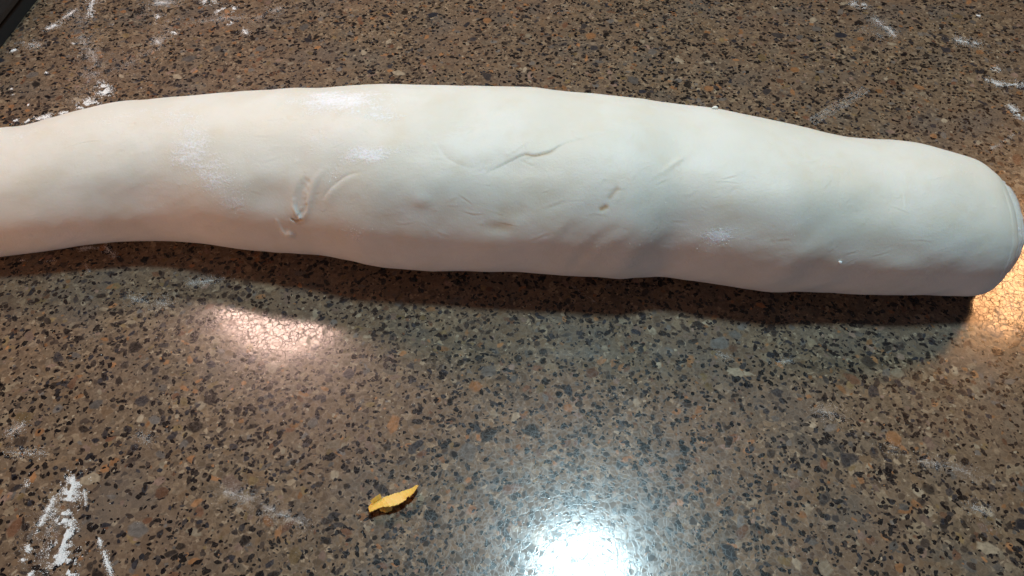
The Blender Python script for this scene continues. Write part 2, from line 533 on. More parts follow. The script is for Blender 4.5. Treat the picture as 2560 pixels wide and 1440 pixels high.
def dough_displacement(X, TH, P):
    T = TH * TS
    x, y, z = P[..., 0], P[..., 1], P[..., 2]
    wx = x + .012 * vnoise(x * 40, y * 40, z * 40, 8)
    d = .0010 * vnoise(wx * 24, y * 30, z * 30, 3) + .00028 * vnoise(wx * 58, y * 65, z * 65, 4)
    sk = vnoise((X * .87 - T * .5) * 60, (X * .5 + T * .87) * 240, X * 0, 9)
    d += .00010 * sk * (.4 + .6 * vnoise(x * 30, y * 30, z * 30, 10))
    d += .00009 * vnoise(x * 160, y * 170, z * 170, 5) + .00002 * vnoise(x * 480, y * 500, z * 500, 6)
    flo = np.zeros_like(X)
    fil = np.zeros_like(X)

    def poly(pts):
        return poly_dist(X, T, smooth_poly(pts))
    # slanting pull wrinkles on the side that faces the front
    u = (X * .80 + T * .60) * 110
    wr = vnoise(u, (X * -.60 + T * .80) * 28, np.zeros_like(X), 11)
    d += .0004 * wr * sstep(2.3, 2.8, TH) * (1 - sstep(3.5, 4.0, TH)) * sstep(-.05, .03, X)
    # torn pocket with its thick rim
    b, s, r = poly([(-.0905, 2.41), (-.0930, 2.59), (-.0950, 2.79)])
    wob = .0005 * vnoise(X * 450, T * 450, X * 0, 12)
    d -= .00045 * (1 - sstep(.0003, .0036, b + 2.0 * wob + .0012 * np.abs(r - .5)))
    d += .0003 * (1 - sstep(.0018, .0070, b))
    b, s, r = poly([(-.0808, 2.278), (-.0853, 2.40), (-.0885, 2.592), (-.0916, 2.793), (-.0945, 2.889)])
    d += .0005 * np.exp(-(b / .0016) ** 2) * np.sin(np.pi * np.clip(r, .05, .98)) ** .5
    d -= .0007 * np.exp(-((b - .0016) / .0006) ** 2) * (s > 0) * sstep(.45, .8, r)
    b, s, r = poly([(-.0908, 2.70), (-.0924, 2.80), (-.0948, 2.885)])
    d -= .0009 * np.exp(-(b / .0005) ** 2) * np.sin(np.pi * np.clip(.25 + .7 * r, 0, 1))
    b, s, r = poly([(-.0985, 2.905), (-.0965, 2.93), (-.0940, 2.90)])
    d -= .0011 * np.exp(-(b / .0006) ** 2)
    fil += .5 * np.exp(-(b / .0007) ** 2)
    # scrap hanging below the tear and the lip at its foot
    b, s, r = poly([(-.1060, 2.93), (-.1048, 3.06), (-.1030, 3.13), (-.1008, 3.12)])
    d += .0011 * np.exp(-(b / (.0006 + .0012 * r)) ** 2) * (.25 + .75 * sstep(.1, .7, r))
    b, s, r = poly([(-.0965, 2.66), (-.0968, 2.74), (-.0958, 2.81), (-.0948, 2.87)])
    d += .0011 * np.exp(-(b / .0010) ** 2) * (.2 + .8 * sstep(.1, .7, r))
    b, s, r = poly([(-.0990, 2.915), (-.0968, 2.945), (-.0945, 2.905)])
    d += .0005 * np.exp(-(b / .0007) ** 2)
    # curved crease beside it
    b, s, r = poly([(-.0833, 2.653), (-.0813, 2.557), (-.0778, 2.461), (-.0708, 2.339), (-.0633, 2.286)])
    w = np.sin(np.pi * np.clip(r, .03, .97))
    d -= .0003 * np.exp(-(b / .0006) ** 2) * w
    d += .0003 * np.exp(-((b - .0018) / .0020) ** 2) * w * (s > 0)
    # overlapping seam
    b, s, r = poly([(-.0107, 2.243), (-.0032, 2.147), (.0053, 2.051), (.0098, 2.059), (.0163, 2.007), (.0228, 1.902), (.0378, 1.78), (.0573, 1.588)])
    w = np.clip(np.sin(np.pi * np.clip(r, 0, 1)), 0, 1) ** .6 * (1 - .55 * sstep(.55, .8, r))
    up = (s < 0)
    d += .0003 * np.exp(-b / .0055) * up * w
    d -= .00028 * np.exp(-(b / .0006) ** 2) * w
    d -= .0002 * np.exp(-b / .004) * (~up) * w
    fil += .5 * np.exp(-(b / .0009) ** 2) * sstep(.26, .32, r) * (1 - sstep(.55, .68, r)) * (~up)
    b, s, r = poly([(-.0333, 1.946), (-.0298, 2.033), (-.0273, 2.112), (-.0197, 2.19), (-.0097, 2.199)])
    w = np.sin(np.pi * np.clip(r, .02, .98))
    d -= .00018 * np.exp(-(b / .0011) ** 2) * w * (1 - .6 * r)
    d += .00022 * np.exp(-((b - .004) / .004) ** 2) * w * (s < 0)
    # air bubble under the skin
    e = np.hypot((X + .0388) / .0040, (T - 2.557 * TS) / .0032)
    d += .00050 * np.exp(-e ** 2.4)
    e = np.hypot((X - .0698) / .0050, (T - 2.033 * TS + (X - .0698) * .8) / .0016)
    d += .0004 * np.exp(-e * e)
    # scratches and short cracks
    for pts, amp, wd in (([(-.0237, 2.478), (-.0202, 2.531), (-.0172, 2.592)], .0005, .0005), ([(-.0117, 2.374), (-.0087, 2.382)], .0004, .0004),
                         ([(.0128, 2.443), (.0158, 2.409)], .0005, .0004), ([(.0884, 2.164), (.0964, 2.086)], .0005, .0004),
                         ([(.0608, 2.295), (.0663, 2.225)], .0004, .0005), ([(-.022, 2.66), (-.017, 2.70), (-.012, 2.69)], .0004, .0006),
                         ([(.0115, 2.62), (.0185, 2.55), (.0245, 2.47)], .0003, .0008), ([(.1669, 1.937), (.1674, 2.086), (.1664, 2.234)], .0003, .0006),
                         ([(-.205, 1.95), (-.195, 1.90), (-.185, 1.92)], .0003, .0006)):
        b, s, r = poly(pts)
        w = np.sin(np.pi * np.clip(r, .04, .96))
        d += .38 * amp * w * (np.exp(-((b - wd) / wd) ** 2) * (s < 0) - np.exp(-(b / wd) ** 2) * .9)
    # dent where the filling shows through
    b, s, r = poly([(-.0172, 2.836), (-.0052, 2.836), (.0033, 2.819)])
    w = np.sin(np.pi * np.clip(r, .08, .92))
    w = w ** 2
    d -= .0008 * np.exp(-(b / .0030) ** 2) * w
    fil += .34 * np.exp(-(b / .0024) ** 2) * w
    b, s, r = poly([(-.004, 2.67), (.003, 2.64)])
    d -= .0004 * np.exp(-(b / .004) ** 2)
    fil += .18 * np.exp(-(b / .0025) ** 2)
    b, s, r = poly([(.0380, 2.555), (.0398, 2.530)])
    d -= .0005 * np.exp(-(b / .0011) ** 2)
    fil += .75 * np.exp(-(b / .0009) ** 2)
    b, s, r = poly([(.0413, 2.435), (.0443, 2.339)])
    d -= .0003 * np.exp(-(b / .0009) ** 2)
    fil += .3 * np.exp(-(b / .0010) ** 2)
    # folds that run down to the front edge
    for pts, amp, wd in (([(.0473, 2.688), (.0378, 2.889), (.0283, 3.229), (.0268, 3.569)], .0011, .0020), ([(.0253, 2.601), (.0188, 2.74), (.0153, 2.889)], .0007, .0016),
                         ([(.0618, 2.731), (.0488, 2.967), (.0423, 3.15)], .0006, .0024)):
        b, s, r = poly(pts)
        w = np.sin(np.pi * np.clip(r, .05, .95))
        d -= .2 * amp * np.exp(-(b / (1.3 * wd)) ** 2) * w
        d += amp * .06 * np.exp(-((b - 2 * wd) / wd) ** 2) * w
    # faint stretch marks, pores and pimples
    rg = np.random.default_rng(77)
    for _ in range(110):
        x0, t0 = rg.uniform(-.13, .20), rg.uniform(1.5, 3.0)
        L, an = rg.uniform(.003, .013), rg.normal(-.45, .45)
        amp, wd = rg.uniform(.00003, .00010), rg.uniform(.0003, .0009)
        sl = (np.abs(X - x0) < .016) & (np.abs(T - t0 * TS) < .016)
        if not sl.any():
            continue
        dx, dt = L * .5 * math.cos(an), L * .5 * math.sin(an) / TS
        mid = (x0 + rg.normal(0, .0006), t0 + rg.normal(0, .0006) / TS)
        b, s, r = poly_dist(X[sl], T[sl], smooth_poly([(x0 - dx, t0 - dt), mid, (x0 + dx, t0 + dt)], 8))
        d[sl] += amp * np.sin(np.pi * np.clip(r, .02, .98)) * (np.exp(-((b - 1.3 * wd) / wd) ** 2) * (s < 0) - np.exp(-(b / wd) ** 2))
    for _ in range(130):
        x0, t0 = rg.uniform(-.24, .21), rg.uniform(1.2, 3.2)
        sl = (np.abs(X - x0) < .004) & (np.abs(T - t0 * TS) < .004)
        if not sl.any():
            continue
        rr_ = rg.uniform(.0003, .0012)
        d[sl] += rg.choice([-1, 1, 1]) * rg.uniform(.00004, .00016) * np.exp(-((X[sl] - x0) ** 2 + (T[sl] - t0 * TS) ** 2) / rr_ ** 2)
    # broad hollows
    for x0, t0, rx, rt, amp in ((-.03, 2.75, .04, .010, -.0016), (-.108, 2.62, .012, .008, -.0012), (-.17, 2.75, .03, .010, -.0012), (-.215, 2.6, .02, .010, -.0008),
                                (.10, 2.62, .03, .010, -.0010), (.0, 2.18, .018, .006, -.0009), (.16, 2.7, .02, .009, -.0010), (-.005, 2.45, .02, .008, -.0008)):
        d += amp * np.exp(-((X - x0) / rx) ** 2 - ((T - t0 * TS) / rt) ** 2)
    for x0, t0, rx, rt, an, am in FLOUR_ON_DOUGH:
        ca, sa = math.cos(an), math.sin(an)
        dx, dt = X - x0, (TH - t0) * TS
        e = np.hypot((dx * ca + dt * sa) / rx, (-dx * sa + dt * ca) / (rt * TS))
        flo = np.maximum(flo, am * (1 - sstep(0, 2.0, e)))
    return d, np.clip(flo, 0, 1), np.clip(fil, 0, 1)


def build_dough():
    N = np.array(NODES)
    na = 420
    q = np.linspace(0, 1, na, endpoint=False)
    # more columns where the skin faces up and front
    dens = lambda t: 1 + 1.6 * np.exp(-((t - 2.5) / 1.1) ** 2)
    tt = np.linspace(0, 2 * np.pi, 4000)
    cdf = np.cumsum(dens(tt)); cdf = (cdf - cdf[0]) / (cdf[-1] - cdf[0])
    TH1 = np.interp(q, cdf, tt)
    xs = np.linspace(XL + .028, XR - .014, 1180)
    rows = []      # (x, scale of section)
    for ph in np.linspace(0, np.pi / 2, 26)[:-1]:                       # far left end, rounded
        rows.append((XL + .028 - .028 * np.cos(ph), max(.02, np.sin(ph)) ** .8))
    rows += [(x, 1.0) for x in xs]
    for ph in np.linspace(0, np.pi / 2, 44)[1:]:                         # right rim of the outer wrap
        rows.append((XR - .014 + .014 * np.sin(ph) ** .9, 1 - .16 * (1 - np.cos(ph)) ** 1.1))
    for k in np.linspace(0, 1, 12)[1:]:                                  # groove behind the rim
        rows.append((XR - .0045 * np.sin(k * np.pi / 2), .84 - .035 * k))
    for k in np.linspace(0, 1, 16)[1:]:                                  # inner roll standing proud
        rows.append((XR - .0045 + .0085 * np.sin(k * np.pi / 2), .805 - .05 * (1 - np.cos(k * np.pi / 2))))
    for k in np.linspace(0, 1, 60)[1:]:                                  # coiled end face
        rows.append((XR + .0040 + .001 * k, .755 * (1 - k) + .012))
    rows = np.array(rows)
    X = np.repeat(rows[:, :1], na, 1)
    TH = np.repeat(TH1[None], len(rows), 0)
    xc = np.clip(X, N[0, 0], N[-1, 0])
    sm = lambda col: np.convolve(np.pad(np.interp(np.linspace(N[0, 0], N[-1, 0], 1200), N[:, 0], N[:, col]), 9, mode='edge'), np.ones(19) / 19, 'valid')
    gx = np.linspace(N[0, 0], N[-1, 0], 1200)
    Y0 = np.interp(xc, gx, sm(1)); A = np.interp(xc, gx, sm(2))
    Y0 = Y0 - np.clip(N[0, 0] - X, 0, 1) * .2
    yy, zz = dough_section(A, TH)
    S = rows[:, 1:2]
    zc = .36 * 1.62 * A
    P = np.stack([X, Y0 + yy * S, zc + (zz - zc) * S], -1)
    rim = sstep(XR - .012, XR - .001, rows[:, :1])
    P[..., 0] += rim * (.0012 * vnoise(TH * 1.6, TH * 0 + 3, TH * 0, 61) + .0004 * vnoise(TH * 6, TH * 0 + 3, TH * 0, 62))
    core_w = sstep(.835, .80, rows[:, 1:2]) * (rows[:, :1] > XR - .006)
    P[..., 1] += .0012 * core_w
    P[..., 2] += .0018 * core_w
    nb = 25 + len(xs) + 20
    gi = np.gradient(P, axis=0)
    gj = (np.roll(P, -1, 1) - np.roll(P, 1, 1))
    nrm = np.cross(gi, gj)
    nrm /= np.linalg.norm(nrm, axis=-1, keepdims=True) + 1e-12
    cen = np.stack([X * 0 + X, Y0, zc], -1)
    if ((P - cen) * nrm)[100:nb].sum() < 0:
        nrm = -nrm
    d, flo, fil = dough_displacement(X, TH, P)
    # coil lines on the end face
    rr = rows[:, 1:2]
    face = sstep(.76, .74, rr) * (X > XR)
    coil = np.abs(((rr * 4.2 + TH / (2 * np.pi)) % 1) - .5) * 2
    P[..., 0] += face * (.0016 * (1 - coil ** 3) - .0022 * (coil ** 8) + .0006 * vnoise(P[..., 1] * 300, P[..., 2] * 300, X * 0, 31))
    d = d * np.where(rr < .97, .5, 1)
    core = (rr < .83) & (X > XR - .006)
    flo = np.where(core, .55, flo)
    P = P + nrm * d[..., None]
    P[..., 2] = np.maximum(P[..., 2], .00025 + .0002 * np.clip(-nrm[..., 2], 0, 1))
    nr = len(rows)
    idx = np.arange(nr * na).reshape(nr, na)
    a = idx[:-1]; b = idx[1:]
    quads = np.stack([a, np.roll(a, -1, 1), np.roll(b, -1, 1), b], -1).reshape(-1, 4)
    verts = P.reshape(-1, 3)
    loops = quads.ravel()
    counts = np.full(len(quads), 4)
    loops = np.concatenate([loops, idx[0], idx[-1][::-1]])
    counts = np.concatenate([counts, [na, na]])
    # outward winding
    e1 = verts[quads[5000:200000:997, 1]] - verts[quads[5000:200000:997, 0]]
    e2 = verts[quads[5000:200000:997, 3]] - verts[quads[5000:200000:997, 0]]
    n0 = nrm.reshape(-1, 3)[quads[5000:200000:997, 0]]
    if (np.cross(e1, e2) * n0).sum() < 0:
        st = np.concatenate([[0], np.cumsum(counts)])
        loops = np.concatenate([quads[:, ::-1].ravel(), idx[0][::-1], idx[-1]])
    me = fast_mesh('dough_roll', verts, loops, counts, M_DOUGH)
    me.polygons.foreach_set('use_smooth', np.ones(len(me.polygons), bool))
    for nm, v in (('flour', flo), ('filling', fil)):
        at = me.attributes.new(nm, 'FLOAT', 'POINT')
        at.data.foreach_set('value', v.ravel().astype(np.float32))
    o = bpy.data.objects.new('dough_roll', me)
    COL.objects.link(o)
    tag(o, 'long pale roll of raw dough lying across the speckled counter', 'dough')
    return o, P, TH1, rows, nrm


DOUGH, DP, DTH, DROWS, DN = build_dough()


def on_dough(x, th):
    i = int(np.abs(DROWS[25:1190, 0] - x).argmin()) + 25
    j = int(np.abs(DTH - th).argmin())
    return DP[i, j], DN[i, j]


def blob(name, pts, radii, mat, parent=None, seed=1, nseg=10):
    """a short soft strand: rings of varying radius along a path, closed at both ends"""
    pts = np.array(pts, float)
    vs, fs = [], []
    n = len(pts)
    rng = np.random.default_rng(seed)
    for i in range(n):
        t = pts[min(i + 1, n - 1)] - pts[max(i - 1, 0)]
        t /= np.linalg.norm(t) + 1e-9
        a = np.cross(t, (0.3, .2, 1)); a /= np.linalg.norm(a)
        b = np.cross(t, a)
        for k in range(nseg):
            w = 2 * np.pi * k / nseg
            r = radii[i] * rng.uniform(.92, 1.08)
            vs.append(pts[i] + r * (a * np.cos(w) + b * np.sin(w) * .8))
    for i in range(n - 1):
        for k in range(nseg):
            fs.append((i * nseg + k, i * nseg + (k + 1) % nseg, (i + 1) * nseg + (k + 1) % nseg, (i + 1) * nseg + k))
    fs.append(tuple(range(nseg))[::-1]); fs.append(tuple(range((n - 1) * nseg, n * nseg)))
    o = mesh_object(name, vs, fs, mat, parent, True)
    fix_normals(o)
    return o


def skin_strand(name, xt, radii, lift, seed):
    xt = smooth_poly(xt, 10)
    rad = np.interp(np.linspace(0, 1, len(xt)), np.linspace(0, 1, len(radii)), radii)
    pts = []
    for (x, t), r in zip(xt, rad):
        p, n = on_dough(x, t)
        pts.append(p + n * r * lift)
    return blob(name, pts, rad, M_STRAND, DOUGH, seed)


skin_strand('dough_strand', [(.0925, .99), (.0942, .96), (.0950, .93)], [.0004, .0009, .0004], .8, 5)

# ------------------------------------------------------------------ flour


def flour_material():
    m, nt, ns, ls, P = material('wheat_flour')
    n = nd(ns, 'ShaderNodeTexNoise', Scale=1500.0, Detail=2.0)
    geo = ns.new('ShaderNodeNewGeometry')
    ls.new(geo.outputs['Position'], n.inputs['Vector'])
    r = ramp(ns, [(.3, (.78, .77, .76)), (.7, (.90, .90, .90))])
    ls.new(n.outputs[0], r.inputs[0])
    ls.new(r.outputs[0], P.inputs['Base Color'])
    P.inputs['Roughness'].default_value = .95
    P.inputs['Specular IOR Level'].default_value = .1
    return m


M_FLOUR = flour_material()
FLOUR=[
 ([(-0.1783, 0.1364), (-0.177, 0.1287), (-0.1777, 0.1204), (-0.1724, 0.1124), (-0.1743, 0.1054), (-0.1661, 0.0993), (-0.169, 0.0949)],0.0040,5200,0.34,1.00),
 ([(-0.1834, 0.1287), (-0.184, 0.1204), (-0.1851, 0.1132)],0.0017,500,0.26,0.60),
 ([(-0.1798, 0.1254), (-0.1804, 0.114), (-0.1795, 0.1031), (-0.1708, 0.0956)],0.0121,1300,0.16,0.20),
 ([(-0.1598, 0.1116), (-0.1554, 0.1046), (-0.1497, 0.0963)],0.0011,420,0.26,0.50),
 ([(-0.1722, 0.1312), (-0.1693, 0.125)],0.0009,140,0.22,0.30),
 ([(-0.1863, 0.108), (-0.1849, 0.1068)],0.0013,160,0.34,0.80),
 ([(-0.1812, 0.0993), (-0.1811, 0.0971)],0.0014,160,0.32,0.80),
 ([(-0.1867, 0.1039), (-0.1856, 0.1031)],0.0011,70,0.30,0.80),
 ([(-0.2126, 0.1562), (-0.2095, 0.159), (-0.2077, 0.1609)],0.0038,260,0.16,0.30),
 ([(-0.211, 0.1479), (-0.1941, 0.147)],0.0034,160,0.20,0.40),
 ([(-0.1968, 0.1347), (-0.1954, 0.133)],0.0015,50,0.28,0.50),
 ([(-0.1175, 0.1312), (-0.1038, 0.127), (-0.0933, 0.1221), (-0.0797, 0.1164)],0.0048,1500,0.13,0.30),
 ([(-0.1578, 0.1562), (-0.1517, 0.1525)],0.0037,420,0.12,0.20),
 ([(0.131, 0.1677), (0.1423, 0.1648)],0.0058,620,0.13,0.20),
 ([(0.1667, 0.1443), (0.179, 0.1417), (0.191, 0.1364)],0.0039,1000,0.13,0.20),
 ([(0.1824, 0.1237), (0.1891, 0.1204)],0.0044,600,0.13,0.20),
 ([(0.1539, 0.1516), (0.16, 0.1498)],0.0050,160,0.14,0.20),
 ([(-0.2848, 0.4862), (-0.2802, 0.4695), (-0.2779, 0.4603)],0.0037,700,0.34,0.90),
 ([(-0.2426, 0.479), (-0.2285, 0.4766)],0.0097,900,0.20,0.50),
 ([(-0.1946, 0.4672), (-0.1864, 0.4709)],0.0040,620,0.40,0.95),
 ([(-0.187, 0.4535), (-0.1835, 0.4553)],0.0021,150,0.34,0.90),
 ([(-0.2093, 0.4535), (-0.1899, 0.4603), (-0.1688, 0.4603), (-0.1539, 0.4728)],0.0069,1100,0.16,0.30),
 ([(-0.2076, 0.4813), (-0.2018, 0.4775)],0.0059,420,0.30,0.80),
 ([(-0.2197, 0.4455), (-0.2169, 0.4428)],0.0023,130,0.36,0.80),
 ([(-0.2343, 0.4635), (-0.2323, 0.4535)],0.0018,120,0.34,0.70),
 ([(-0.1739, 0.4468), (-0.1714, 0.4424)],0.0031,130,0.30,0.50),
 ([(-0.2279, 0.4359), (-0.2242, 0.4316)],0.0056,260,0.20,0.40),
 ([(-0.278, 0.4402), (-0.2621, 0.419), (-0.253, 0.3949)],0.0075,800,0.17,0.30),
 ([(-0.2501, 0.3903), (-0.2419, 0.3812)],0.0041,900,0.40,0.95),
 ([(-0.2507, 0.3767), (-0.2537, 0.3715), (-0.2439, 0.3741)],0.0031,600,0.38,0.90),
 ([(-0.2557, 0.3705), (-0.2508, 0.3679)],0.0023,300,0.40,0.95),
 ([(-0.2753, 0.3579), (-0.2689, 0.3614)],0.0030,560,0.40,0.95),
 ([(-0.2812, 0.3565), (-0.2804, 0.3579)],0.0016,150,0.36,0.90),
 ([(-0.2888, 0.3558), (-0.2871, 0.3572)],0.0019,150,0.36,0.90),
 ([(-0.2637, 0.3632), (-0.2599, 0.3657)],0.0018,220,0.36,0.90),
 ([(-0.2914, 0.4719), (-0.2699, 0.4273), (-0.2567, 0.3949), (-0.2605, 0.3741)],0.0134,1500,0.15,0.30),
 ([(-0.2433, 0.4719), (-0.2223, 0.4535), (-0.223, 0.4273), (-0.2421, 0.4068)],0.0152,1300,0.15,0.30),
 ([(-0.3175, 0.424), (-0.3131, 0.4257)],0.0015,200,0.34,0.80),
 ([(-0.302, 0.4481), (-0.2959, 0.4544)],0.0031,260,0.28,0.50),
 ([(-0.2954, 0.4603), (-0.2906, 0.4695)],0.0032,220,0.28,0.50),
 ([(-0.3116, 0.4337), (-0.2998, 0.4295)],0.0056,200,0.24,0.50),
 ([(-0.2245, 0.3888), (-0.2238, 0.388)],0.0010,70,0.40,0.90),
 ([(-0.2996, 0.3934), (-0.2977, 0.3934)],0.0007,40,0.40,0.90),
 ([(-0.3015, 0.3865), (-0.3012, 0.3861)],0.0008,26,0.40,0.90),
 ([(-0.2988, 0.3812), (-0.2979, 0.3808)],0.0007,26,0.40,0.90),
 ([(-0.2853, 0.3715), (-0.2845, 0.3712)],0.0010,40,0.40,0.90),
 ([(-0.2869, 0.4024), (-0.2853, 0.402)],0.0010,34,0.40,0.90),
 ([(-0.282, 0.4324), (-0.2787, 0.4316)],0.0010,40,0.40,0.90),
 ([(-0.2609, 0.4521), (-0.2601, 0.4521)],0.0008,20,0.40,0.90),
 ([(0.2282, 0.4775), (0.2368, 0.4728)],0.0038,600,0.22,0.60),
 ([(0.2373, 0.4603), (0.2448, 0.4481), (0.2464, 0.4393)],0.0045,1100,0.15,0.30),
 ([(0.2264, 0.449), (0.2388, 0.438)],0.0067,420,0.13,0.20),
 ([(0.1728, 0.3558), (0.213, 0.3865)],0.0033,2600,0.12,0.05),
 ([(0.2684, 0.3333), (0.2861, 0.3457)],0.0018,420,0.13,0.10),
 ([(0.2843, 0.4359), (0.2968, 0.4316)],0.0051,520,0.20,0.50),
 ([(0.2886, 0.3957), (0.2958, 0.3891), (0.3102, 0.3918)],0.0034,800,0.20,0.50),
 ([(0.2934, 0.3705), (0.2966, 0.3579)],0.0037,620,0.26,0.70),
 ([(0.2964, 0.4068), (0.3006, 0.4048)],0.0024,120,0.26,0.60),
 ([(0.308, 0.463), (0.3084, 0.4621)],0.0011,90,0.42,0.90),
 ([(-0.1572, 0.2373), (-0.1441, 0.2393), (-0.1388, 0.2418)],0.0035,520,0.14,0.30),
 ([(-0.1836, 0.2283), (-0.1635, 0.2247)],0.0064,600,0.14,0.30),
 ([(-0.217, 0.2594), (-0.2056, 0.2612), (-0.1975, 0.2546)],0.0022,420,0.20,0.50),
 ([(-0.2444, 0.252), (-0.2263, 0.2515)],0.0012,60,0.24,0.70),
 ([(-0.2117, 0.2495), (-0.2071, 0.2443)],0.0016,90,0.15,0.30),
 ([(0.029, 0.2356), (0.04, 0.2257)],0.0009,90,0.15,0.20),
 ([(0.0925, 0.1964), (0.0993, 0.1943)],0.0029,260,0.13,0.20),
 ([(0.1188, 0.1921), (0.1261, 0.1928)],0.0025,320,0.13,0.20),
 ([(0.0419, 0.1756), (0.0489, 0.1746)],0.0034,60,0.14,0.20),
 ([(-0.1099, 0.4535), (-0.0764, 0.4316)],0.0102,70,0.15,0.20),
 ([(0.0239, 0.4672), (0.0427, 0.4695)],0.0037,120,0.14,0.20),
]

UNIT = np.array([(1, 0, 0), (.31, .95, 0), (-.81, .59, 0), (-.81, -.59, 0), (.31, -.95, 0), (.1, .05, .85), (.45, -.3, .6), (-.4, .3, .62)], float)
UF = np.array([(0, 1, 6), (1, 5, 6), (1, 7, 5), (1, 2, 7), (2, 3, 7), (3, 5, 7), (3, 4, 6), (3, 6, 5), (4, 0, 6)])


def grains(name, centres, radii, rng):
    """many little crumbs as one mesh"""
    n = len(centres)
    ang = rng.uniform(0, 2 * np.pi, n)
    c, s = np.cos(ang), np.sin(ang)
    U = np.repeat(UNIT[None], n, 0) * rng.uniform(.65, 1.3, (n, len(UNIT), 1))
    x = U[..., 0] * c[:, None] - U[..., 1] * s[:, None]
    y = U[..., 0] * s[:, None] + U[..., 1] * c[:, None]
    V = np.stack([x, y, U[..., 2]], -1) * radii[:, None, None] + centres[:, None, :]
    F = (UF[None] + (np.arange(n) * len(UNIT))[:, None, None]).reshape(-1)
    me = fast_mesh(name, V.reshape(-1, 3), F, np.full(n * len(UF), 3), M_FLOUR)
    o = bpy.data.objects.new(name, me)
    COL.objects.link(o)
    return o


def flour_patch(pts, hw, n, mm, clump, rng):
    pts = np.array(pts)
    seg = np.linalg.norm(np.diff(pts, axis=0), axis=1)
    cum = np.r_[0, np.cumsum(seg)] / max(seg.sum(), 1e-9)
    n = int(n * (3.0 if .25 < clump < .65 else 1.6))
    m = int(n * 3)
    q = rng.random(m)
    cx = np.interp(q, cum, pts[:, 0]); cy = np.interp(q, cum, pts[:, 1])
    film = clump < .08
    if film:     # a wiped band with fairly straight edges
        t = (pts[-1] - pts[0]) / (np.linalg.norm(pts[-1] - pts[0]) + 1e-9)
        off = rng.uniform(-1, 1, m) * hw * (1 + .15 * rng.standard_normal(m))
        x, y = cx - t[1] * off, cy + t[0] * off
        keep = vnoise(((x * t[0] + y * t[1]) * 160), (-x * t[1] + y * t[0]) * 2600, x * 0, 41) > rng.uniform(-.9, .7, m)
    else:
        r = np.abs(rng.standard_normal(m)) * .62 * hw
        a = rng.uniform(0, 2 * np.pi, m)
        x, y = cx + r * np.cos(a), cy + r * np.sin(a) * 1.05
        f = 700 if mm > .25 else 420
        nz = vnoise(x * f, y * f, x * 0, 42) * .6 + vnoise(x * f * .4, y * f * .4, x * 0, 43) * .7
        keep = nz > rng.normal(.12 if clump > .5 else -.1, .12 + .5 * (1 - clump), m)
    x, y = x[keep][:n], y[keep][:n]
    k = len(x)
    rad = mm * .33e-3 * np.exp(rng.normal(0, .38, k))
    hgt = 0.00002 + rng.random(k) ** 2 * rad * (1.2 * clump)
    return np.stack([x, y, hgt], -1), rad


def build_flour():
    rng = np.random.default_rng(5)
    # patches grouped into the drifts one would point to
    def where(p):
        x, y = np.mean(p, 0)
        if y < .20 and x < -.13: return 0
        if y < .20 and x < 0.03: return 1
        if y < .21: return 2
        if y < .34 and x < .05: return 3
        if x < 0.1: return 4
        return 5
    names = ['white flour heap smeared on the counter in the bottom left corner',
             'faint flour dusting on the counter beside the yellow cheese shaving',
             'thin flour dusting over dark stone at the right front of the counter',
             'sparse flour specks in the shadow in front of the dough',
             'clumpy white flour scattered behind the left half of the dough',
             'wiped flour streaks behind the right half of the dough']
    acc = {k: ([], []) for k in range(6)}
    for pts, hw, n, mm, cl in FLOUR:
        c, r = flour_patch(pts, hw, n, mm, cl, rng)
        k = where(pts)
        acc[k][0].append(c); acc[k][1].append(r)
    # stray specks everywhere
    n = 1500
    y = rng.uniform(.09, .50, n); x = rng.uniform(-1, 1, n) * (.15 + .45 * y)
    c = np.stack([x, y, np.full(n, .00002)], -1)
    r = .00006 * np.exp(rng.normal(0, .4, n))
    for i in range(n):
        if .225 < y[i] < .335 and x[i] < .24:
            continue
        k = where([(x[i], y[i])])
        acc[k][0].append(c[i:i + 1]); acc[k][1].append(r[i:i + 1])
    for k in range(6):
        o = grains('flour', np.concatenate(acc[k][0]), np.concatenate(acc[k][1]), rng)
        tag(o, names[k], 'flour', kind='stuff')
    # crumbs that stick to the dough
    C, R = [], []
    for x0, t0, rx, rt, an, am in FLOUR_ON_DOUGH:
        for _ in range(int(am * 160)):
            x = x0 + rng.normal(0, .55) * rx; t = t0 + rng.normal(0, .55) * rt
            p, nn = on_dough(x, t)
            C.append(p - nn * .00002); R.append(.00011 * np.exp(rng.normal(0, .35)))
    for _ in range(160):
        x, t = rng.uniform(-.2, .2), rng.uniform(2.0, 3.1)
        p, nn = on_dough(x, t)
        C.append(p - nn * .00002); R.append(.0001 * np.exp(rng.normal(0, .35)))
    o = grains('flour', np.array(C), np.array(R), rng)
    tag(o, 'fine flour grains clinging to the skin of the dough', 'flour', kind='stuff')


build_flour()

p, nn = on_dough(.1424, 2.932)
crumb = blob('flour_crumb', [p - nn * .0002, p + nn * .0003, p + nn * .0008, p + nn * .0011], [.0006, .00085, .0007, .0003], M_FLOUR, None, 9, 9)
tag(crumb, 'single white flour crumb on the lower right side of the dough', 'crumb')

# ------------------------------------------------------------------ cheese shaving


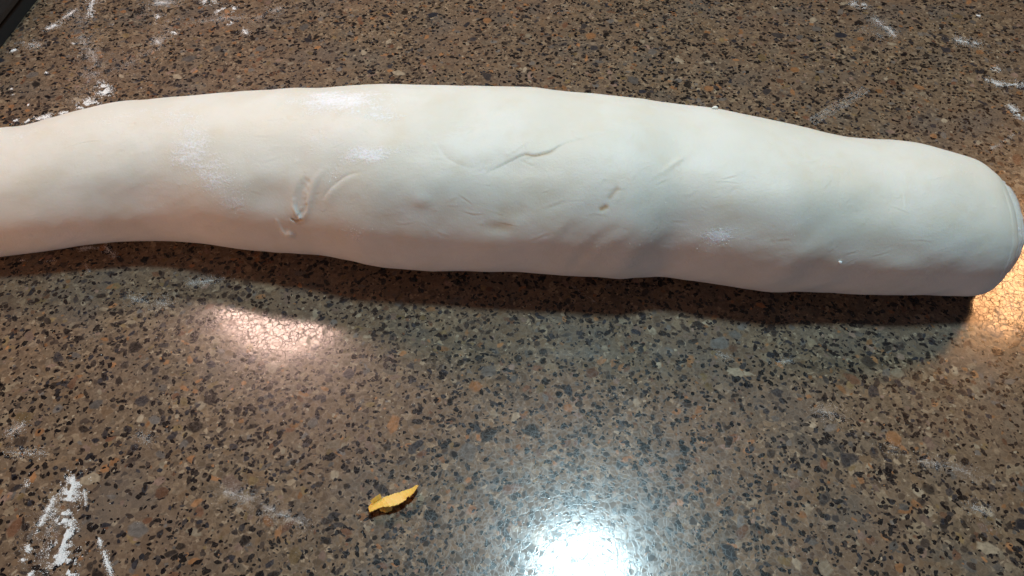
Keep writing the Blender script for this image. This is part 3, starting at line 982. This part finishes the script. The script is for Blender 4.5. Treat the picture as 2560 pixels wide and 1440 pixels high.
def cheese_material():
    m, nt, ns, ls, P = material('cheddar')
    geo = ns.new('ShaderNodeNewGeometry')
    n = nd(ns, 'ShaderNodeTexNoise', Scale=500.0, Detail=3.0)
    ls.new(geo.outputs['Position'], n.inputs['Vector'])
    r = ramp(ns, [(.3, (.84, .50, .09)), (.7, (.88, .57, .14))])
    ls.new(n.outputs[0], r.inputs[0])
    ls.new(r.outputs[0], P.inputs['Base Color'])
    P.inputs['Roughness'].default_value = .42
    P.inputs['Subsurface Weight'].default_value = .4
    P.inputs['Subsurface Radius'].default_value = (1, .5, .12)
    P.inputs['Subsurface Scale'].default_value = .002
    b = nd(ns, 'ShaderNodeBump', Strength=.3, Distance=.0002)
    ls.new(n.outputs[0], b.inputs['Height'])
    ls.new(b.outputs[0], P.inputs['Normal'])
    return m


M_CHEESE = cheese_material()
CH_TOP = [(-0.0569, 0.1233), (-0.0556, 0.1244), (-0.0535, 0.1253), (-0.0508, 0.1266), (-0.0472, 0.128), (-0.0427, 0.1296), (-0.0396, 0.1315), (-0.0385, 0.1327)]
CH_BOT = [(-0.0557, 0.1206), (-0.055, 0.1205), (-0.0534, 0.1211), (-0.0516, 0.1218), (-0.0471, 0.1225), (-0.0449, 0.1232), (-0.0425, 0.1246), (-0.0416, 0.1254),
          (-0.0409, 0.1268), (-0.0404, 0.1263), (-0.0393, 0.1275), (-0.038, 0.1293), (-0.0374, 0.1315)]


def sheet(name, top, bot, zf, thick, parent, ns_=44, nt_=9, jag=.00012, seed=3):
    """thin shaving between two edges, with thickness"""
    rng = np.random.default_rng(seed)

    def resample(p, n):
        p = np.array(p, float)
        s = np.r_[0, np.cumsum(np.linalg.norm(np.diff(p, axis=0), axis=1))]
        q = np.linspace(0, s[-1], n)
        return np.stack([np.interp(q, s, p[:, k]) for k in (0, 1)], -1)
    A, B = resample(top, ns_), resample(bot, ns_)
    A += rng.normal(0, jag, A.shape); B += rng.normal(0, jag, B.shape)
    V = []
    for lay in (0, 1):
        for i in range(ns_):
            for j in range(nt_):
                s, t = i / (ns_ - 1), j / (nt_ - 1)
                p = A[i] * (1 - t) + B[i] * t
                V.append((p[0], p[1], zf(s, t) - lay * thick * (1 - .35 * abs(2 * t - 1) ** 3)))
    n1 = ns_ * nt_
    g = lambda l, i, j: l * n1 + i * nt_ + j
    F = []
    for i in range(ns_ - 1):
        for j in range(nt_ - 1):
            F.append((g(0, i, j), g(0, i, j + 1), g(0, i + 1, j + 1), g(0, i + 1, j)))
            F.append((g(1, i, j), g(1, i + 1, j), g(1, i + 1, j + 1), g(1, i, j + 1)))
    for i in range(ns_ - 1):
        F.append((g(0, i, 0), g(0, i + 1, 0), g(1, i + 1, 0), g(1, i, 0)))
        F.append((g(0, i, nt_ - 1), g(1, i, nt_ - 1), g(1, i + 1, nt_ - 1), g(0, i + 1, nt_ - 1)))
    for j in range(nt_ - 1):
        F.append((g(0, 0, j), g(1, 0, j), g(1, 0, j + 1), g(0, 0, j + 1)))
        F.append((g(0, ns_ - 1, j), g(0, ns_ - 1, j + 1), g(1, ns_ - 1, j + 1), g(1, ns_ - 1, j)))
    o = mesh_object(name, V, F, M_CHEESE, parent, False)
    fix_normals(o)
    return o


def build_cheese():
    e = bpy.data.objects.new('cheese_shaving', None)
    COL.objects.link(e)
    e.location = (-.047, .126, 0)
    tag(e, 'small curled yellow cheese shaving lying alone on the front of the counter', 'cheese')
    ox, oy = -.047, .126
    sh = lambda L: [(a - ox, b - oy) for a, b in L]
    # rests on its far edge and its under curl, the near edge lifted
    sheet('strip', sh(CH_TOP), sh(CH_BOT), lambda s, t: .0028 + .0013 * t + .0008 * math.sin(s * 3.1) - .0010 * (2 * s - 1) ** 2 * (1 - t) + .0003 * math.sin(9 * s) * t, .0009, e)
    sheet('upper_curl', sh([(-.0556, .1246), (-.0540, .1259), (-.0520, .1275)]), sh([(-.0549, .1241), (-.0533, .1252), (-.0515, .1264)]),
          lambda s, t: .0050 - .0018 * t + .0003 * s, .0006, e, 14, 5, .00005, 4)
    sheet('under_curl', sh([(-.0525, .1238), (-.0500, .1236), (-.0470, .1240)]), sh([(-.0521, .1224), (-.0497, .1215), (-.0474, .1225)]),
          lambda s, t: .0021 - .0014 * t + .0004 * math.sin(3.1 * s), .0006, e, 16, 6, .00008, 5)
    # a thicker fold below the strip that carries it
    sheet('rind_edge', sh([(-.0548, .1232), (-.0480, .1252), (-.0415, .1290)]), sh([(-.0544, .1224), (-.0474, .1243), (-.0410, .1281)]),
          lambda s, t: .0024 + .0006 * math.sin(3.1 * s), .0021, e, 18, 4, .00005, 6)


build_cheese()

# ------------------------------------------------------------------ dark container in the corner


def build_container():
    m, nt, ns, ls, P = material('dark_plastic')
    geo = ns.new('ShaderNodeNewGeometry')
    n = nd(ns, 'ShaderNodeTexNoise', Scale=350.0, Detail=3.0)
    ls.new(geo.outputs['Position'], n.inputs['Vector'])
    r = ramp(ns, [(.3, (.020, .020, .022)), (.7, (.030, .030, .032))])
    ls.new(n.outputs[0], r.inputs[0])
    ls.new(r.outputs[0], P.inputs['Base Color'])
    P.inputs['Roughness'].default_value = .5
    m2, nt2, ns2, ls2, P2 = material('black_rubber')
    n2 = nd(ns2, 'ShaderNodeTexNoise', Scale=200.0)
    r2 = ramp(ns2, [(.3, (.006, .006, .007)), (.7, (.011, .011, .012))])
    ls2.new(n2.outputs[0], r2.inputs[0])
    ls2.new(r2.outputs[0], P2.inputs['Base Color'])
    P2.inputs['Roughness'].default_value = .8
    e = bpy.data.objects.new('dark_container', None)
    COL.objects.link(e)
    # its near right side runs along this line on the counter
    p0, p1 = np.array([-.3268, .36]), np.array([-.3152, .56])
    t = (p1 - p0) / np.linalg.norm(p1 - p0)
    rot = math.atan2(t[1], t[0]) - math.pi / 2
    e.location = (p0[0], p0[1], 0)
    e.rotation_euler = (0, 0, rot)
    tag(e, 'dark grey smooth-sided container at the top left corner behind the dough', 'container')

    def rbox(name, x0, x1, y0, y1, levels, mat, rad):
        vs, fs = [], []
        K = 8
        for z, ins in levels:
            for cx, cy, a0 in ((x1 - rad, y1 - rad, 0), (x0 + rad, y1 - rad, 90), (x0 + rad, y0 + rad, 180), (x1 - rad, y0 + rad, 270)):
                for k in range(K):
                    a = math.radians(a0 + 90 * k / (K - 1))
                    vs.append((cx + (rad - ins) * math.cos(a), cy + (rad - ins) * math.sin(a), z))
        n = 4 * K
        for l in range(len(levels) - 1):
            for k in range(n):
                fs.append((l * n + k, l * n + (k + 1) % n, (l + 1) * n + (k + 1) % n, (l + 1) * n + k))
        fs.append(tuple(range(n))[::-1]); fs.append(tuple(range((len(levels) - 1) * n, len(levels) * n)))
        return mesh_object(name, vs, fs, mat, e)
    rbox('base_ring', -.20, -.001, -.02, .20, [(.0003, 0), (.009, 0), (.0105, .003)], m2, .015)
    rbox('body', -.203, .002, -.023, .203, [(.0108, .004), (.012, .001), (.016, 0), (.10, -.004), (.108, -.003), (.112, .002), (.113, .008)], m, .018)


build_container()
